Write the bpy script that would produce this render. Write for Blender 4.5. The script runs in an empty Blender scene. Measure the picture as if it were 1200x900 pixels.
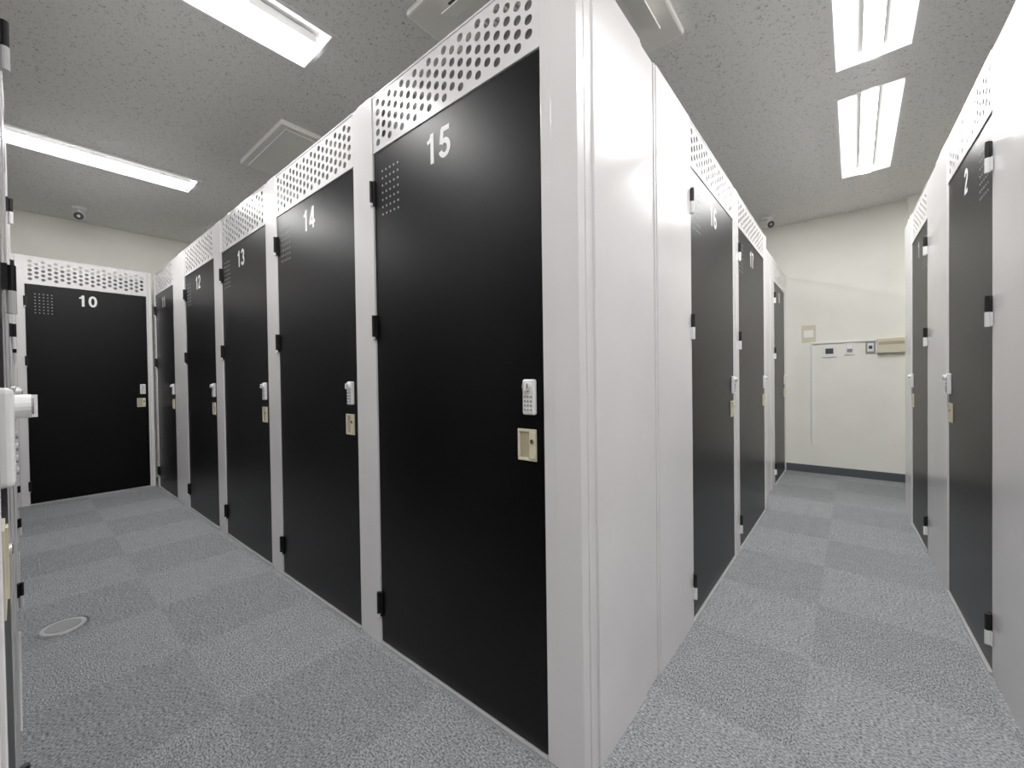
import bpy, bmesh, math
from math import radians, sin, cos, pi
from mathutils import Vector, Matrix

scene = bpy.context.scene
scene.view_settings.view_transform = 'Standard'
scene.view_settings.look = 'None'
scene.view_settings.exposure = 0.0
scene.view_settings.gamma = 1.18

CEIL = 2.83
DOOR_TOP = 2.033
# ------------------------------------------------------------------ materials
def new_mat(name):
    m = bpy.data.materials.new(name); m.use_nodes = True
    nt = m.node_tree; b = nt.nodes['Principled BSDF']
    return m, nt, b

def plain(name, col, rough=0.5, metal=0.0, bump=0.0, bscale=200, var=0.03, spec=0.5):
    m, nt, b = new_mat(name)
    b.inputs['Roughness'].default_value = rough
    b.inputs['Metallic'].default_value = metal
    b.inputs['Specular IOR Level'].default_value = spec
    tc = nt.nodes.new('ShaderNodeTexCoord')
    n = nt.nodes.new('ShaderNodeTexNoise'); n.inputs['Scale'].default_value = 3.0
    nt.links.new(tc.outputs['Object'], n.inputs['Vector'])
    r = nt.nodes.new('ShaderNodeValToRGB')
    r.color_ramp.elements[0].position = 0.3; r.color_ramp.elements[1].position = 0.7
    r.color_ramp.elements[0].color = (*[c*(1-var) for c in col], 1)
    r.color_ramp.elements[1].color = (*[min(1, c*(1+var)) for c in col], 1)
    nt.links.new(n.outputs['Fac'], r.inputs['Fac'])
    nt.links.new(r.outputs['Color'], b.inputs['Base Color'])
    if bump > 0:
        n2 = nt.nodes.new('ShaderNodeTexNoise'); n2.inputs['Scale'].default_value = bscale
        nt.links.new(tc.outputs['Object'], n2.inputs['Vector'])
        bp = nt.nodes.new('ShaderNodeBump'); bp.inputs['Strength'].default_value = bump
        bp.inputs['Distance'].default_value = 0.002
        nt.links.new(n2.outputs['Fac'], bp.inputs['Height'])
        nt.links.new(bp.outputs['Normal'], b.inputs['Normal'])
    return m

M_WHITE = plain('painted_steel_white', (0.755, 0.735, 0.74), 0.2, 0, 0.06, 5)
M_INNER = plain('inner_shade_grey', (0.20, 0.20, 0.195), 0.5)  # interior shade put into the colour, darkens the view through the perforations
M_BLACK = plain('door_black_laminate', (0.0014, 0.0014, 0.0017), 0.36, 0, 0.05, 500, 0.05, 0.16)
M_NUM = plain('number_white', (0.85, 0.85, 0.85), 0.5)
M_DOT = plain('vent_dot_grey', (0.30, 0.30, 0.31), 0.5)
M_HBLK = plain('hinge_black', (0.006, 0.006, 0.006), 0.4, spec=.3)
M_LOCK = plain('lock_white_plastic', (0.82, 0.82, 0.82), 0.3)
M_KEY = plain('lock_keys_grey', (0.25, 0.25, 0.26), 0.5)
M_CREAM = plain('pull_cream', (0.66, 0.61, 0.45), 0.45)
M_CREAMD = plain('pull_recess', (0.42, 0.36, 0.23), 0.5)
M_WALL = plain('wall_cream', (0.87, 0.855, 0.78), 0.8, 0, 0.15, 120)
M_BASE = plain('baseboard_grey', (0.06, 0.068, 0.08), 0.5)
M_FIX = plain('fixture_white', (0.80, 0.80, 0.79), 0.4)
M_ACW = plain('ac_white', (0.93, 0.91, 0.86), 0.45, var=.01)
M_ACB = plain('ac_beige', (0.50, 0.46, 0.36), 0.5)
M_DARK = plain('dark_grey', (0.03, 0.03, 0.035), 0.4)
M_STEEL = plain('brushed_steel', (0.7, 0.7, 0.7), 0.25, 1.0)
M_SILL = plain('sill_aluminium', (0.55, 0.55, 0.56), 0.35, 0.4)

def emit(name, s):
    m, nt, b = new_mat(name)
    b.inputs['Base Color'].default_value = (0.9, 0.9, 0.9, 1)
    b.inputs['Emission Color'].default_value = (1.0, 0.992, 0.975, 1)
    b.inputs['Emission Strength'].default_value = s
    return m
M_EMIT = emit('led_diffuser', 100.0)
M_EMIT2 = emit('led_diffuser_side', 36.0)

# carpet
M_CARPET, nt, b = new_mat('carpet_tiles')
b.inputs['Roughness'].default_value = 0.95
b.inputs['Specular IOR Level'].default_value = 0.1
tc = nt.nodes.new('ShaderNodeTexCoord')
chk = nt.nodes.new('ShaderNodeTexChecker'); chk.inputs['Scale'].default_value = 2.0
chk.inputs['Color1'].default_value = (0, 0, 0, 1); chk.inputs['Color2'].default_value = (1, 1, 1, 1)
mpc = nt.nodes.new('ShaderNodeMapping'); mpc.inputs['Location'].default_value = (0.13, 0.07, 0.25)
nt.links.new(tc.outputs['Object'], mpc.inputs['Vector'])
nt.links.new(mpc.outputs['Vector'], chk.inputs['Vector'])
outs = []
for sc in ((1.0, 0.55, 1), (0.55, 1.0, 1)):
    mp = nt.nodes.new('ShaderNodeMapping'); mp.inputs['Scale'].default_value = sc
    nt.links.new(tc.outputs['Object'], mp.inputs['Vector'])
    nz = nt.nodes.new('ShaderNodeTexNoise'); nz.inputs['Scale'].default_value = 200
    nz.inputs['Detail'].default_value = 3; nz.inputs['Roughness'].default_value = 0.75
    nt.links.new(mp.outputs['Vector'], nz.inputs['Vector'])
    outs.append(nz)
mx = nt.nodes.new('ShaderNodeMix'); mx.data_type = 'FLOAT'
nt.links.new(chk.outputs['Fac'], mx.inputs[0])
nt.links.new(outs[0].outputs['Fac'], mx.inputs[2]); nt.links.new(outs[1].outputs['Fac'], mx.inputs[3])
rp = nt.nodes.new('ShaderNodeValToRGB')
rp.color_ramp.elements[0].position = 0.36; rp.color_ramp.elements[0].color = (0.045, 0.050, 0.056, 1)
rp.color_ramp.elements[1].position = 0.64; rp.color_ramp.elements[1].color = (0.43, 0.445, 0.462, 1)
nt.links.new(mx.outputs[0], rp.inputs['Fac'])
big = nt.nodes.new('ShaderNodeTexNoise'); big.inputs['Scale'].default_value = 16
big.inputs['Detail'].default_value = 4
nt.links.new(tc.outputs['Object'], big.inputs['Vector'])
mr = nt.nodes.new('ShaderNodeMapRange'); mr.inputs['To Min'].default_value = 0.82; mr.inputs['To Max'].default_value = 1.18
nt.links.new(big.outputs['Fac'], mr.inputs['Value'])
mr2 = nt.nodes.new('ShaderNodeMapRange'); mr2.inputs['To Min'].default_value = 0.91; mr2.inputs['To Max'].default_value = 1.03
nt.links.new(chk.outputs['Fac'], mr2.inputs['Value'])
mul = nt.nodes.new('ShaderNodeMath'); mul.operation = 'MULTIPLY'
nt.links.new(mr.outputs[0], mul.inputs[0]); nt.links.new(mr2.outputs[0], mul.inputs[1])
vm = nt.nodes.new('ShaderNodeVectorMath'); vm.operation = 'SCALE'
nt.links.new(rp.outputs['Color'], vm.inputs[0]); nt.links.new(mul.outputs[0], vm.inputs['Scale'])
nt.links.new(vm.outputs[0], b.inputs['Base Color'])

# ceiling
M_CEIL, nt, b = new_mat('rockwool_ceiling')
b.inputs['Roughness'].default_value = 0.9
tc = nt.nodes.new('ShaderNodeTexCoord')
nz = nt.nodes.new('ShaderNodeTexNoise'); nz.inputs['Scale'].default_value = 85
nz.inputs['Detail'].default_value = 3; nz.inputs['Roughness'].default_value = 0.6
nz.inputs['Distortion'].default_value = 1.0
nt.links.new(tc.outputs['Object'], nz.inputs['Vector'])
rp = nt.nodes.new('ShaderNodeValToRGB')
rp.color_ramp.elements[0].position = 0.34; rp.color_ramp.elements[0].color = (0.36, 0.35, 0.33, 1)
rp.color_ramp.elements[1].position = 0.41; rp.color_ramp.elements[1].color = (0.86, 0.85, 0.82, 1)
nt.links.new(nz.outputs['Fac'], rp.inputs['Fac']); nt.links.new(rp.outputs['Color'], b.inputs['Base Color'])
bp = nt.nodes.new('ShaderNodeBump'); bp.inputs['Strength'].default_value = 0.3; bp.inputs['Distance'].default_value = 0.003
nt.links.new(nz.outputs['Fac'], bp.inputs['Height']); nt.links.new(bp.outputs['Normal'], b.inputs['Normal'])

# ------------------------------------------------------------------ mesh helpers
class MB:
    def __init__(self): self.v = []; self.f = []; self.mi = []; self.mats = []
    def mat(self, m):
        if m not in self.mats: self.mats.append(m)
        return self.mats.index(m)
    def add(self, vs, fs, m, M=None):
        o = len(self.v); i = self.mat(m)
        for v in vs:
            v = Vector(v)
            self.v.append(tuple(M @ v) if M else tuple(v))
        for f in fs: self.f.append([o+k for k in f]); self.mi.append(i)
    def box(self, x0, x1, y0, y1, z0, z1, m, M=None):
        vs = [(x0,y0,z0),(x1,y0,z0),(x1,y1,z0),(x0,y1,z0),(x0,y0,z1),(x1,y0,z1),(x1,y1,z1),(x0,y1,z1)]
        fs = [(0,3,2,1),(4,5,6,7),(0,1,5,4),(1,2,6,5),(2,3,7,6),(3,0,4,7)]
        self.add(vs, fs, m, M)
    def cyl(self, c, r, h, m, axis='Z', n=20, M=None, r2=None):
        r2 = r if r2 is None else r2
        A = {'Z': Matrix.Identity(4), 'Y': Matrix.Rotation(radians(90),4,'X'), 'X': Matrix.Rotation(radians(90),4,'Y')}[axis]
        T = Matrix.Translation(c) @ A
        if M: T = M @ T
        vs = [(r*cos(2*pi*i/n), r*sin(2*pi*i/n), -h/2) for i in range(n)] + [(r2*cos(2*pi*i/n), r2*sin(2*pi*i/n), h/2) for i in range(n)]
        fs = [tuple(range(n))[::-1], tuple(range(n, 2*n))] + [(i, (i+1)%n, n+(i+1)%n, n+i) for i in range(n)]
        self.add(vs, fs, m, T)
    def obj(self, name, parent=None, bevel=0.0, segs=2, smooth=False):
        me = bpy.data.meshes.new(name); me.from_pydata(self.v, [], self.f)
        for m in self.mats: me.materials.append(m)
        for p, i in zip(me.polygons, self.mi): p.material_index = i; p.use_smooth = smooth
        me.update()
        o = bpy.data.objects.new(name, me); scene.collection.objects.link(o)
        if parent: o.parent = parent
        if bevel > 0:
            md = o.modifiers.new('bevel', 'BEVEL'); md.width = bevel; md.segments = segs; md.limit_method = 'ANGLE'
            md.harden_normals = False
        return o

def empty(name, loc, rz=0.0):
    e = bpy.data.objects.new(name, None); e.location = loc; e.rotation_euler = (0, 0, rz)
    e.empty_display_size = 0.1
    scene.collection.objects.link(e); return e

# ------------------------------------------------------------------ bold sans digits built from strokes
def arc(cx, cy, rx, ry, a0, a1, n=18):
    return [(cx+rx*cos(radians(a0+(a1-a0)*i/n)), cy+ry*sin(radians(a0+(a1-a0)*i/n))) for i in range(n+1)]
SIX = [arc(.28,.295,.195,.21,0,360,28), arc(.30,.50,.215,.415,48,200,20)]
DIG = {
 '0': [arc(.28,.5,.195,.415,0,360,32)],
 '1': [[(.34,0),(.34,.99)], [(.10,.735),(.20,.765),(.28,.84),(.325,.93)]],
 '2': [arc(.28,.70,.195,.215,172,-38,20)+[(.30,.42),(.16,.25),(.10,.13)], [(.03,.085),(.53,.085)]],
 '3': [arc(.27,.715,.175,.20,165,-85,20), arc(.27,.295,.205,.21,88,-165,20)],
 '4': [[(.34,.95),(.07,.30)], [(0,.285),(.57,.285)], [(.385,0),(.385,1.0)]],
 '5': [[(.13,.915),(.50,.915)], [(.175,.95),(.11,.47)], arc(.27,.315,.20,.23,138,-165,22)],
 '6': SIX,
 '7': [[(.03,.915),(.54,.915)], [(.49,.87),(.36,.64),(.27,.36),(.225,0)]],
 '8': [arc(.28,.725,.165,.19,0,360,28), arc(.28,.29,.20,.205,0,360,28)],
 '9': [[(.56-x, 1-y) for x, y in s] for s in SIX],
}
def number_mesh(txt, H):
    m = MB(); T = .165; adv = .68; total = adv*len(txt)-.10
    for k, ch in enumerate(txt):
        ox = -total/2 + k*adv
        for si, s in enumerate(DIG[ch]):
            t = T*.75 if (ch == '1' and si == 1) else T
            closed = math.dist(s[0], s[-1]) < 1e-6
            pts = s[:-1] if closed else s
            n = len(pts); L = []; R = []
            for i, p in enumerate(pts):
                a = pts[i-1] if (i > 0 or closed) else p
                c = pts[(i+1) % n] if (i < n-1 or closed) else p
                dx, dy = c[0]-a[0], c[1]-a[1]; l = math.hypot(dx, dy)
                nx, ny = -dy/l*t/2, dx/l*t/2
                L.append((p[0]+nx, p[1]+ny)); R.append((p[0]-nx, p[1]-ny))
            y = -0.0002*si
            vs = [((ox+x)*H, y, z*H) for x, z in L] + [((ox+x)*H, y, z*H) for x, z in R]
            rng = range(n) if closed else range(n-1)
            m.add(vs, [(i, n+i, n+(i+1) % n, (i+1) % n) for i in rng], M_NUM)
    return m

# ------------------------------------------------------------------ room shell
X0, X1, Y0, Y1 = -6.3, 2.0, -2.4, 5.7
m = MB(); m.box(X0-.1, X1+.1, Y0-.1, Y1+.1, -0.1, 0, M_CARPET); m.obj('floor')
m = MB(); m.box(X0-.1, X0, Y0, Y1, 0, CEIL+.1, M_WALL); m.obj('wall_left')
m = MB(); m.box(X1, X1+.1, Y0, Y1, 0, CEIL+.1, M_WALL); m.obj('wall_right')
m = MB(); m.box(X0-.1, X1+.1, Y1, Y1+.1, 0, CEIL+.1, M_WALL); m.obj('wall_far')
m = MB(); m.box(X0-.1, X1+.1, Y0-.1, Y0, 0, CEIL+.1, M_WALL); m.obj('wall_back')
m = MB(); m.box(0.42, X1, Y1-.10, Y1, 0, CEIL, M_WALL); m.obj('wall_pier')
m = MB(); m.box(-0.6, 0.42, Y1-.012, Y1, 0, 0.085, M_BASE); m.obj('baseboard_far', bevel=.002)
m = MB(); m.box(0.41, X1, Y1-.112, Y1-.10, 0, 0.085, M_BASE); m.obj('baseboard_right', bevel=.002)

# lights: (xc, y0, y1)
FIX = [(-2.16,-.22,1.05), (-4.46,-.22,1.03), (.085,3.33,4.69), (.085,1.69,3.03), (-2.16,2.9,4.2), (-4.46,2.9,4.2), (.085,-.9,.4)]  # fixtures hidden above the locker block are unseen, added for their light
FW = 0.165
xs = sorted(set([X0, X1] + [f[0]-FW for f in FIX] + [f[0]+FW for f in FIX]))
ys = sorted(set([Y0, Y1] + [f[1] for f in FIX] + [f[2] for f in FIX]))
m = MB()
for i in range(len(xs)-1):
    for j in range(len(ys)-1):
        cx, cy = (xs[i]+xs[i+1])/2, (ys[j]+ys[j+1])/2
        if any(abs(cx-f[0]) < FW and f[1] < cy < f[2] for f in FIX): continue
        m.add([(xs[i],ys[j],CEIL),(xs[i],ys[j+1],CEIL),(xs[i+1],ys[j+1],CEIL),(xs[i+1],ys[j],CEIL)], [(0,1,2,3)], M_CEIL)
m.add([(X0-.1,Y0-.1,CEIL+.1),(X1+.1,Y0-.1,CEIL+.1),(X1+.1,Y1+.1,CEIL+.1),(X0-.1,Y1+.1,CEIL+.1)], [(0,1,2,3)], M_CEIL)
m.obj('ceiling')

for (xc, a, bb) in FIX:
    e = empty('recessed_ceiling_light', (xc, (a+bb)/2, CEIL))
    L = (bb-a)/2; m = MB(); D = 0.055; w2 = 0.060
    r = 0.010
    m.box(-FW-r, -FW+r, -L-r, L+r, -.006, .004, M_FIX); m.box(FW-r, FW+r, -L-r, L+r, -.006, .004, M_FIX)
    m.box(-FW+r, FW-r, -L-r, -L+r, -.006, .004, M_FIX); m.box(-FW+r, FW-r, L-r, L+r, -.006, .004, M_FIX)
    o = [(-FW,-L,0),(FW,-L,0),(FW,L,0),(-FW,L,0)]; il = L-.03
    i_ = [(-w2,-il,D),(w2,-il,D),(w2,il,D),(-w2,il,D)]
    m.add(o+i_, [(0,1,5,4),(1,2,6,5),(2,3,7,6),(3,0,4,7),(4,5,6,7)], M_FIX)
    m.obj('trough', e)
    bl = L-.035; bw = .040; z0, z1, z2 = -.016, .006, .05
    m = MB()
    m.box(-bw, bw, -bl, bl, z1, z2, M_FIX)
    m.add([(-bw+.006,-bl,z0),(bw-.006,-bl,z0),(bw-.006,bl,z0),(-bw+.006,bl,z0)], [(0,3,2,1)], M_EMIT)
    m.add([(-bw+.006,-bl,z0),(-bw+.006,bl,z0),(-bw,bl,z1),(-bw,-bl,z1)], [(0,1,2,3)], M_EMIT2)
    m.add([(bw-.006,-bl,z0),(bw-.006,bl,z0),(bw,bl,z1),(bw,-bl,z1)], [(3,2,1,0)], M_EMIT2)
    m.add([(-bw+.006,-bl,z0),(bw-.006,-bl,z0),(bw,-bl,z1),(-bw,-bl,z1)], [(0,1,2,3)], M_EMIT2)
    m.add([(-bw+.006,bl,z0),(bw-.006,bl,z0),(bw,bl,z1),(-bw,bl,z1)], [(3,2,1,0)], M_EMIT2)
    m.obj('led_bar', e)

# ------------------------------------------------------------------ perforated sheet
def perforated(w, h, parent, loc):
    m = MB(); p = 0.0405; rpit = 0.0405; r = 0.0140
    nc = int((w-.02)/p); mx_ = (w-nc*p)/2; n = int((h-.008)/rpit); my = (h-n*rpit)/2
    def rect(x0,x1,z0,z1): m.add([(x0,0,z0),(x1,0,z0),(x1,0,z1),(x0,0,z1)], [(0,1,2,3)], M_WHITE)
    rect(0,mx_,0,h); rect(w-mx_,w,0,h)
    def cell(x0, z0):
        cx, cz = x0+p/2, z0+rpit/2; pts = []
        for (ax,az),(bx,bz) in (((-1,-1),(1,-1)),((1,-1),(1,1)),((1,1),(-1,1)),((-1,1),(-1,-1))):
            for k in range(4):
                t = k/4; pts.append(((ax+(bx-ax)*t)*p/2, (az+(bz-az)*t)*rpit/2))
        vs = [(cx+a, 0, cz+c) for a, c in pts]
        for a, c in pts:
            l = math.hypot(a, c); vs.append((cx+a/l*r, 0, cz+c/l*r))
        N = len(pts)
        m.add(vs, [(i, (i+1)%N, N+(i+1)%N, N+i) for i in range(N)], M_WHITE)
    for c in range(nc):
        x = mx_+c*p; off = 0 if c % 2 == 0 else rpit/2; k = n if c % 2 == 0 else n-1
        rect(x, x+p, 0, my+off); rect(x, x+p, my+off+k*rpit, h)
        for j in range(k): cell(x, my+off+j*rpit)
    o = m.obj('perforated_panel', parent); o.location = loc
    s = o.modifiers.new('solid', 'SOLIDIFY'); s.thickness = 0.0015; s.offset = 1
    return o

# ------------------------------------------------------------------ locker door
def locker_door(world, w, number, mirrored=False, style='A', top=DOOR_TOP):
    e = bpy.data.objects.new('locker_door', None); scene.collection.objects.link(e)
    e.empty_display_size = .1; e.matrix_world = world
    g = 0.003; zb = 0.014
    m = MB(); m.box(g, w-g, 0.006, 0.028, zb, top-g, M_BLACK); m.obj('door_leaf', e, bevel=.0015)
    sx = (lambda x: w-x) if mirrored else (lambda x: x)
    m = MB()
    for i in range(5):
        for j in range(7):
            m.cyl((sx(0.062+i*0.026), 0.0058, 1.772+j*0.029), 0.0045, 0.001, M_DOT, 'Y', 8)
    m.obj('vent_holes', e)
    no = number_mesh(str(number), .108).obj('door_number', e)
    no.location = (w*0.5-0.018, 0.0053, 1.868)
    # hinges
    m = MB()
    for hz in (1.87, 1.32, 0.17):
        d = -1 if not mirrored else 1
        xe = 0 if not mirrored else w
        def bx(xa, xb, y0, y1, z0, z1, mt):
            a, c = xe+d*xa, xe+d*xb
            m.box(min(a,c), max(a,c), y0, y1, z0, z1, mt)
        if style == 'A':
            bx(-.013, .002, -.003, .008, hz-.050, hz+.050, M_HBLK)
            m.cyl((xe+d*.003, -.006, hz+.005), .0065, .090, M_HBLK, 'Z', 12)
            bx(.004, .014, -.003, .001, hz-.048, hz-.012, M_LOCK)
            m.cyl((xe+d*.003, -.006, hz-.045), .0066, .012, M_LOCK, 'Z', 12)
        else:
            bx(-.020, .004, -.003, .008, hz-.004, hz+.054, M_HBLK)
            m.cyl((xe+d*.004, -.008, hz+.025), .008, .058, M_HBLK, 'Z', 12)
            bx(.002, .022, -.003, .001, hz-.054, hz-.006, M_LOCK)
            m.cyl((xe+d*.004, -.008, hz-.030), .008, .052, M_LOCK, 'Z', 12)
    m.obj('hinges', e)
    # combination lock
    lx = sx(w-0.046)
    m = MB(); m.box(lx-.022, lx+.022, -.010, .006, .995, 1.098, M_LOCK); m.obj('lock_body', e, bevel=.006, segs=3)
    m = MB()
    m.cyl((lx, -.0155, 1.078), .0125, .012, M_LOCK, 'Y', 20)
    m.box(lx-.004, lx+.004, -.026, -.0215, 1.066, 1.090, M_LOCK)
    m.cyl((lx, -.0225, 1.078), .0095, .002, M_KEY, 'Y', 16)
    for i in range(3):
        for j in range(4):
            m.cyl((lx-.011+i*.011, -.0108, 1.010+j*.0125), .0032, .002, M_KEY, 'Y', 8)
    m.obj('lock_knob_and_keys', e)
    # recessed pull
    px = sx(w-.060); m = MB(); a, c, z0, z1 = px-.033, px+.033, .860, .952
    m.box(a, c, -.001, .005, z1-.007, z1, M_CREAM); m.box(a, c, -.001, .005, z0, z0+.007, M_CREAM)
    m.box(a, a+.006, -.001, .005, z0+.007, z1-.007, M_CREAM); m.box(c-.022, c, -.003, .005, z0+.007, z1-.007, M_CREAM)
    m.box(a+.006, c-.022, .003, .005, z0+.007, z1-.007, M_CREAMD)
    m.cyl((c-.011, -.004, z0+.058), .007, .003, M_STEEL, 'Y', 14)
    m.box(c-.012, c-.010, -.0062, -.0054, z0+.053, z0+.063, M_DARK)
    m.obj('recessed_pull', e, bevel=.0008)
    return e

# ------------------------------------------------------------------ rows
def row(name, origin, theta, x0, x1, doors, numbers, top, depth, mirrored=False, style='A', custom=None, inset=0.0):
    e = empty(name, (origin[0], origin[1], 0), theta)
    W = Matrix.Translation((origin[0], origin[1], 0)) @ Matrix.Rotation(theta, 4, 'Z')
    m = MB(); gaps = []
    cur = x0
    for a, bb in sorted(doors): gaps.append((cur, a)); cur = bb
    gaps.append((cur, x1))
    for (a, bb) in gaps:
        if bb-a < 1e-3: continue
        if custom and any(abs(a-c[0][0]) < 1e-3 for c in custom):
            for seg in custom:
                for (p, q, off) in seg: m.box(p, q, off, .030, 0, top, M_WHITE)
            continue
        w = bb-a
        if w < 0.3:
            m.box(a, a+w*.30, .004, .036, 0, top, M_WHITE); m.box(a+w*.30+.0012, bb, 0, .036, 0, top, M_WHITE)
        else:
            k = max(2, round(w/.45)); s = w/k
            for i in range(k): m.box(a+i*s+.001, a+(i+1)*s-.001, 0 if i % 2 else .004, .036, 0, top, M_WHITE)
    for a, bb in doors:
        m.box(a, bb, .002, .030, DOOR_TOP, DOOR_TOP+.008, M_WHITE)
        m.box(a, bb, .002, .030, top-.008, top, M_WHITE)
    m.obj('posts', e, bevel=.0012)
    m = MB()
    for a, bb in doors: m.box(a, bb, -.004, .034, 0, .011, M_SILL)
    m.obj('door_sill', e)
    for a, bb in doors:
        perforated(bb-a, top-.008-DOOR_TOP-.008, e, (a, .006, DOOR_TOP+.008))
    m = MB(); pt = top-.012; xi = x1-inset
    for a, bb in gaps[1:-1] if len(gaps) > 2 else []:
        c = (a+bb)/2; m.box(c-.01, c+.01, .037, depth, 0.0, pt, M_INNER)
    m.box(x0, xi, depth, depth+.02, 0, pt, M_INNER)
    m.box(x0, x0+.02, .037, depth, 0, pt, M_INNER); m.box(xi-.02, xi, .037, depth, 0, pt, M_INNER)
    m.obj('inner_partitions', e)
    for (a, bb), nn in zip(doors, numbers):
        locker_door(W @ Matrix.Translation((a, 0, 0)), bb-a, nn, mirrored, style)
    return e

row('locker_row_frame', (0, .952), 0, -5.78, -.556,
    [(-5.70,-4.93), (-4.495,-3.673), (-3.494,-2.673), (-2.512,-1.679), (-1.522,-.677)],
    [11,12,13,14,15], 2.268, .85, inset=.05)
row('locker_row_frame', (-.548, 0), radians(90), .990, 3.95,
    [(1.907,2.755), (2.885,3.86)], [16,17], 2.235, 1.0, style='C',
    custom=[[(.990,1.028,.006),(1.030,1.358,0),(1.360,1.378,.004),(1.380,1.485,.007),(1.487,1.50,.003),(1.502,1.907,0)]])
row('locker_row_frame', (-.60, 0), radians(90), 4.36, 5.68, [(4.80,5.62)], [18], 2.25, 1.0, style='C')
row('locker_row_frame', (-5.80, 0), radians(90), -.02, .94, [(.06,.899)], [10], 2.29, .45)
row('locker_row_frame', (.445, 0), math.atan2(-1, .0287), -4.53, .8,
    [(-4.16,-3.534), (-2.961,-2.24)], [1,2], 2.25, 1.0, mirrored=True, style='C')
row('locker_row_frame', (0, -.012), radians(180), .625, 5.78,
    [(.64,1.47), (2.02,2.85), (3.40,4.23), (4.78,5.61)], [6,7,8,9], 2.27, 1.0, mirrored=True, style='C')

# ------------------------------------------------------------------ ceiling items
e = empty('ceiling_air_conditioner', (-1.12, 1.67, CEIL))
m = MB(); H = .48
m.box(-H, H, -H, H, -.034, -.001, M_ACW); m.obj('cassette_panel', e, bevel=.010)
m = MB(); m.box(-.26, .26, -.26, .26, -.042, -.0345, M_ACB)
for i in range(17):
    x = -.24+i*.03; m.box(x-.004, x+.004, -.25, .25, -.050, -.0425, M_ACW)
m.obj('intake_grille', e)
m = MB()
for k in range(4):
    R_ = Matrix.Rotation(k*pi/2, 4, 'Z')
    m.box(-.28, .28, -.40, -.34, -.037, -.0345, M_DARK, R_)
    T = R_ @ Matrix.Translation((0, -.335, -.038)) @ Matrix.Rotation(radians(30), 4, 'X')
    m.box(-.29, .29, -.11, 0, -.006, 0, M_ACW, T)
m.obj('air_flaps', e, bevel=.001)

m = MB(); m.box(-3.65, -2.88, 1.14, 1.90, CEIL-.034, CEIL-.0005, M_ACW)
m.box(-3.61, -2.92, 1.18, 1.86, CEIL-.040, CEIL-.034, M_ACW); m.obj('ceiling_access_panel', bevel=.004)

def sec_cam(loc, direction, drop):
    e = empty('security_camera', loc)
    m = MB(); m.cyl((0,0,-.012), .05, .024, M_LOCK, 'Z', 24, r2=.052); m.cyl((0,0,-.02-drop/2), .013, drop, M_LOCK, 'Z', 12)
    m.obj('mount', e, bevel=.002)
    d = Vector(direction).normalized(); q = d.to_track_quat('Z', 'Y').to_matrix().to_4x4()
    M = Matrix.Translation((0,0,-.03-drop)) @ q
    m = MB(); m.cyl((0,0,-.01), .036, .13, M_LOCK, 'Z', 24, M=M); m.cyl((0,0,.06), .038, .014, M_LOCK, 'Z', 24, M=M)
    m.cyl((0,0,.068), .036, .006, M_DARK, 'Z', 24, M=M); m.cyl((0,0,.072), .013, .004, M_STEEL, 'Z', 16, M=M)
    m.obj('camera_body', e, bevel=.002)
sec_cam((-5.80, .42, CEIL), (1, -.15, -.35), .05)
sec_cam((-.72, 5.30, CEIL), (.55, -.7, -.35), .04)

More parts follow.
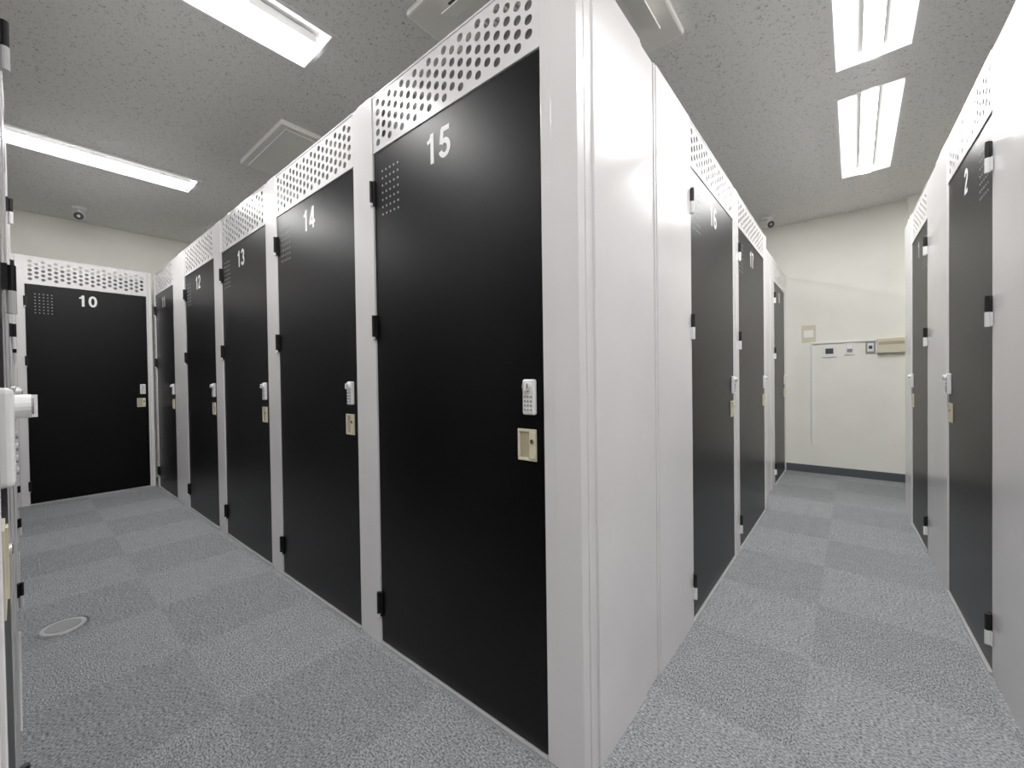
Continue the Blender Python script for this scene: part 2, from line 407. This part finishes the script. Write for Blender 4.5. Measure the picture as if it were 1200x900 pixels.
# ------------------------------------------------------------------ far wall fittings
def plate(x, z, w, h, mat, d=.012):
    m = MB(); m.box(x-w/2, x+w/2, Y1-d, Y1-.0005, z-h/2, z+h/2, mat); return m
m = plate(-.20, 1.352, .125, .125, M_LOCK); m.box(-.235, -.165, Y1-.015, Y1-.012, 1.325, 1.385, M_DARK)
m.obj('wall_thermostat', bevel=.002)
m = plate(-.028, 1.372, .085, .125, M_LOCK)
m.box(-.05, -.006, Y1-.016, Y1-.012, 1.335, 1.370, M_KEY); m.box(-.05, -.006, Y1-.016, Y1-.012, 1.375, 1.41, M_ACW)
m.obj('light_switch', bevel=.002)
m = plate(.140, 1.378, .080, .125, M_KEY)
m.box(.115, .165, Y1-.016, Y1-.012, 1.335, 1.42, M_LOCK); m.box(.125, .155, Y1-.018, Y1-.016, 1.36, 1.395, M_DARK)
m.obj('wall_switch_panel', bevel=.002)
m = plate(.302, 1.388, .225, .145, M_CREAM, .05); m.box(.20, .395, Y1-.054, Y1-.05, 1.40, 1.43, M_CREAMD)
m.obj('alarm_control_box', bevel=.004)
m = plate(-.384, 1.56, .13, .19, M_CREAM, .003); m.box(-.43, -.34, Y1-.0038, Y1-.003, 1.52, 1.60, M_ACW)
m.obj('wall_notice')
e = empty('cable_trunking', (0, Y1-.0005, 0))
m = MB(); m.box(-.365, .186, -.016, 0, 1.440, 1.458, M_LOCK); m.obj('horizontal_run', e, bevel=.002)
m = MB(); m.box(-.365, -.347, -.016, 0, .335, 1.439, M_LOCK); m.obj('vertical_run', e, bevel=.002)

# floor outlet
m = MB(); m.cyl((0,0,.003), .085, .006, M_STEEL, 'Z', 40); m.cyl((0,0,.0065), .074, .003, M_SILL, 'Z', 40)
m.cyl((0,0,.0085), .058, .002, M_KEY, 'Z', 40)
o = m.obj('floor_outlet_cover', bevel=.001); o.location = (-2.76, .115, 0)

# ------------------------------------------------------------------ world + camera
w = bpy.data.worlds.new('world'); scene.world = w; w.use_nodes = True
w.node_tree.nodes['Background'].inputs['Color'].default_value = (0.8, 0.8, 0.8, 1)
w.node_tree.nodes['Background'].inputs['Strength'].default_value = 0.2

cd = bpy.data.cameras.new('camera'); cam = bpy.data.objects.new('camera', cd); scene.collection.objects.link(cam)
cd.sensor_width = 36; cd.sensor_fit = 'HORIZONTAL'; cd.lens = 14.45; cd.clip_start = 0.02
cam.matrix_world = (Matrix.Translation((0, 0, 1.1)) @ Matrix.Rotation(radians(39.7), 4, 'Z')
                    @ Matrix.Rotation(radians(90-0.71), 4, 'X') @ Matrix.Rotation(radians(-0.8), 4, 'Z'))
scene.camera = cam
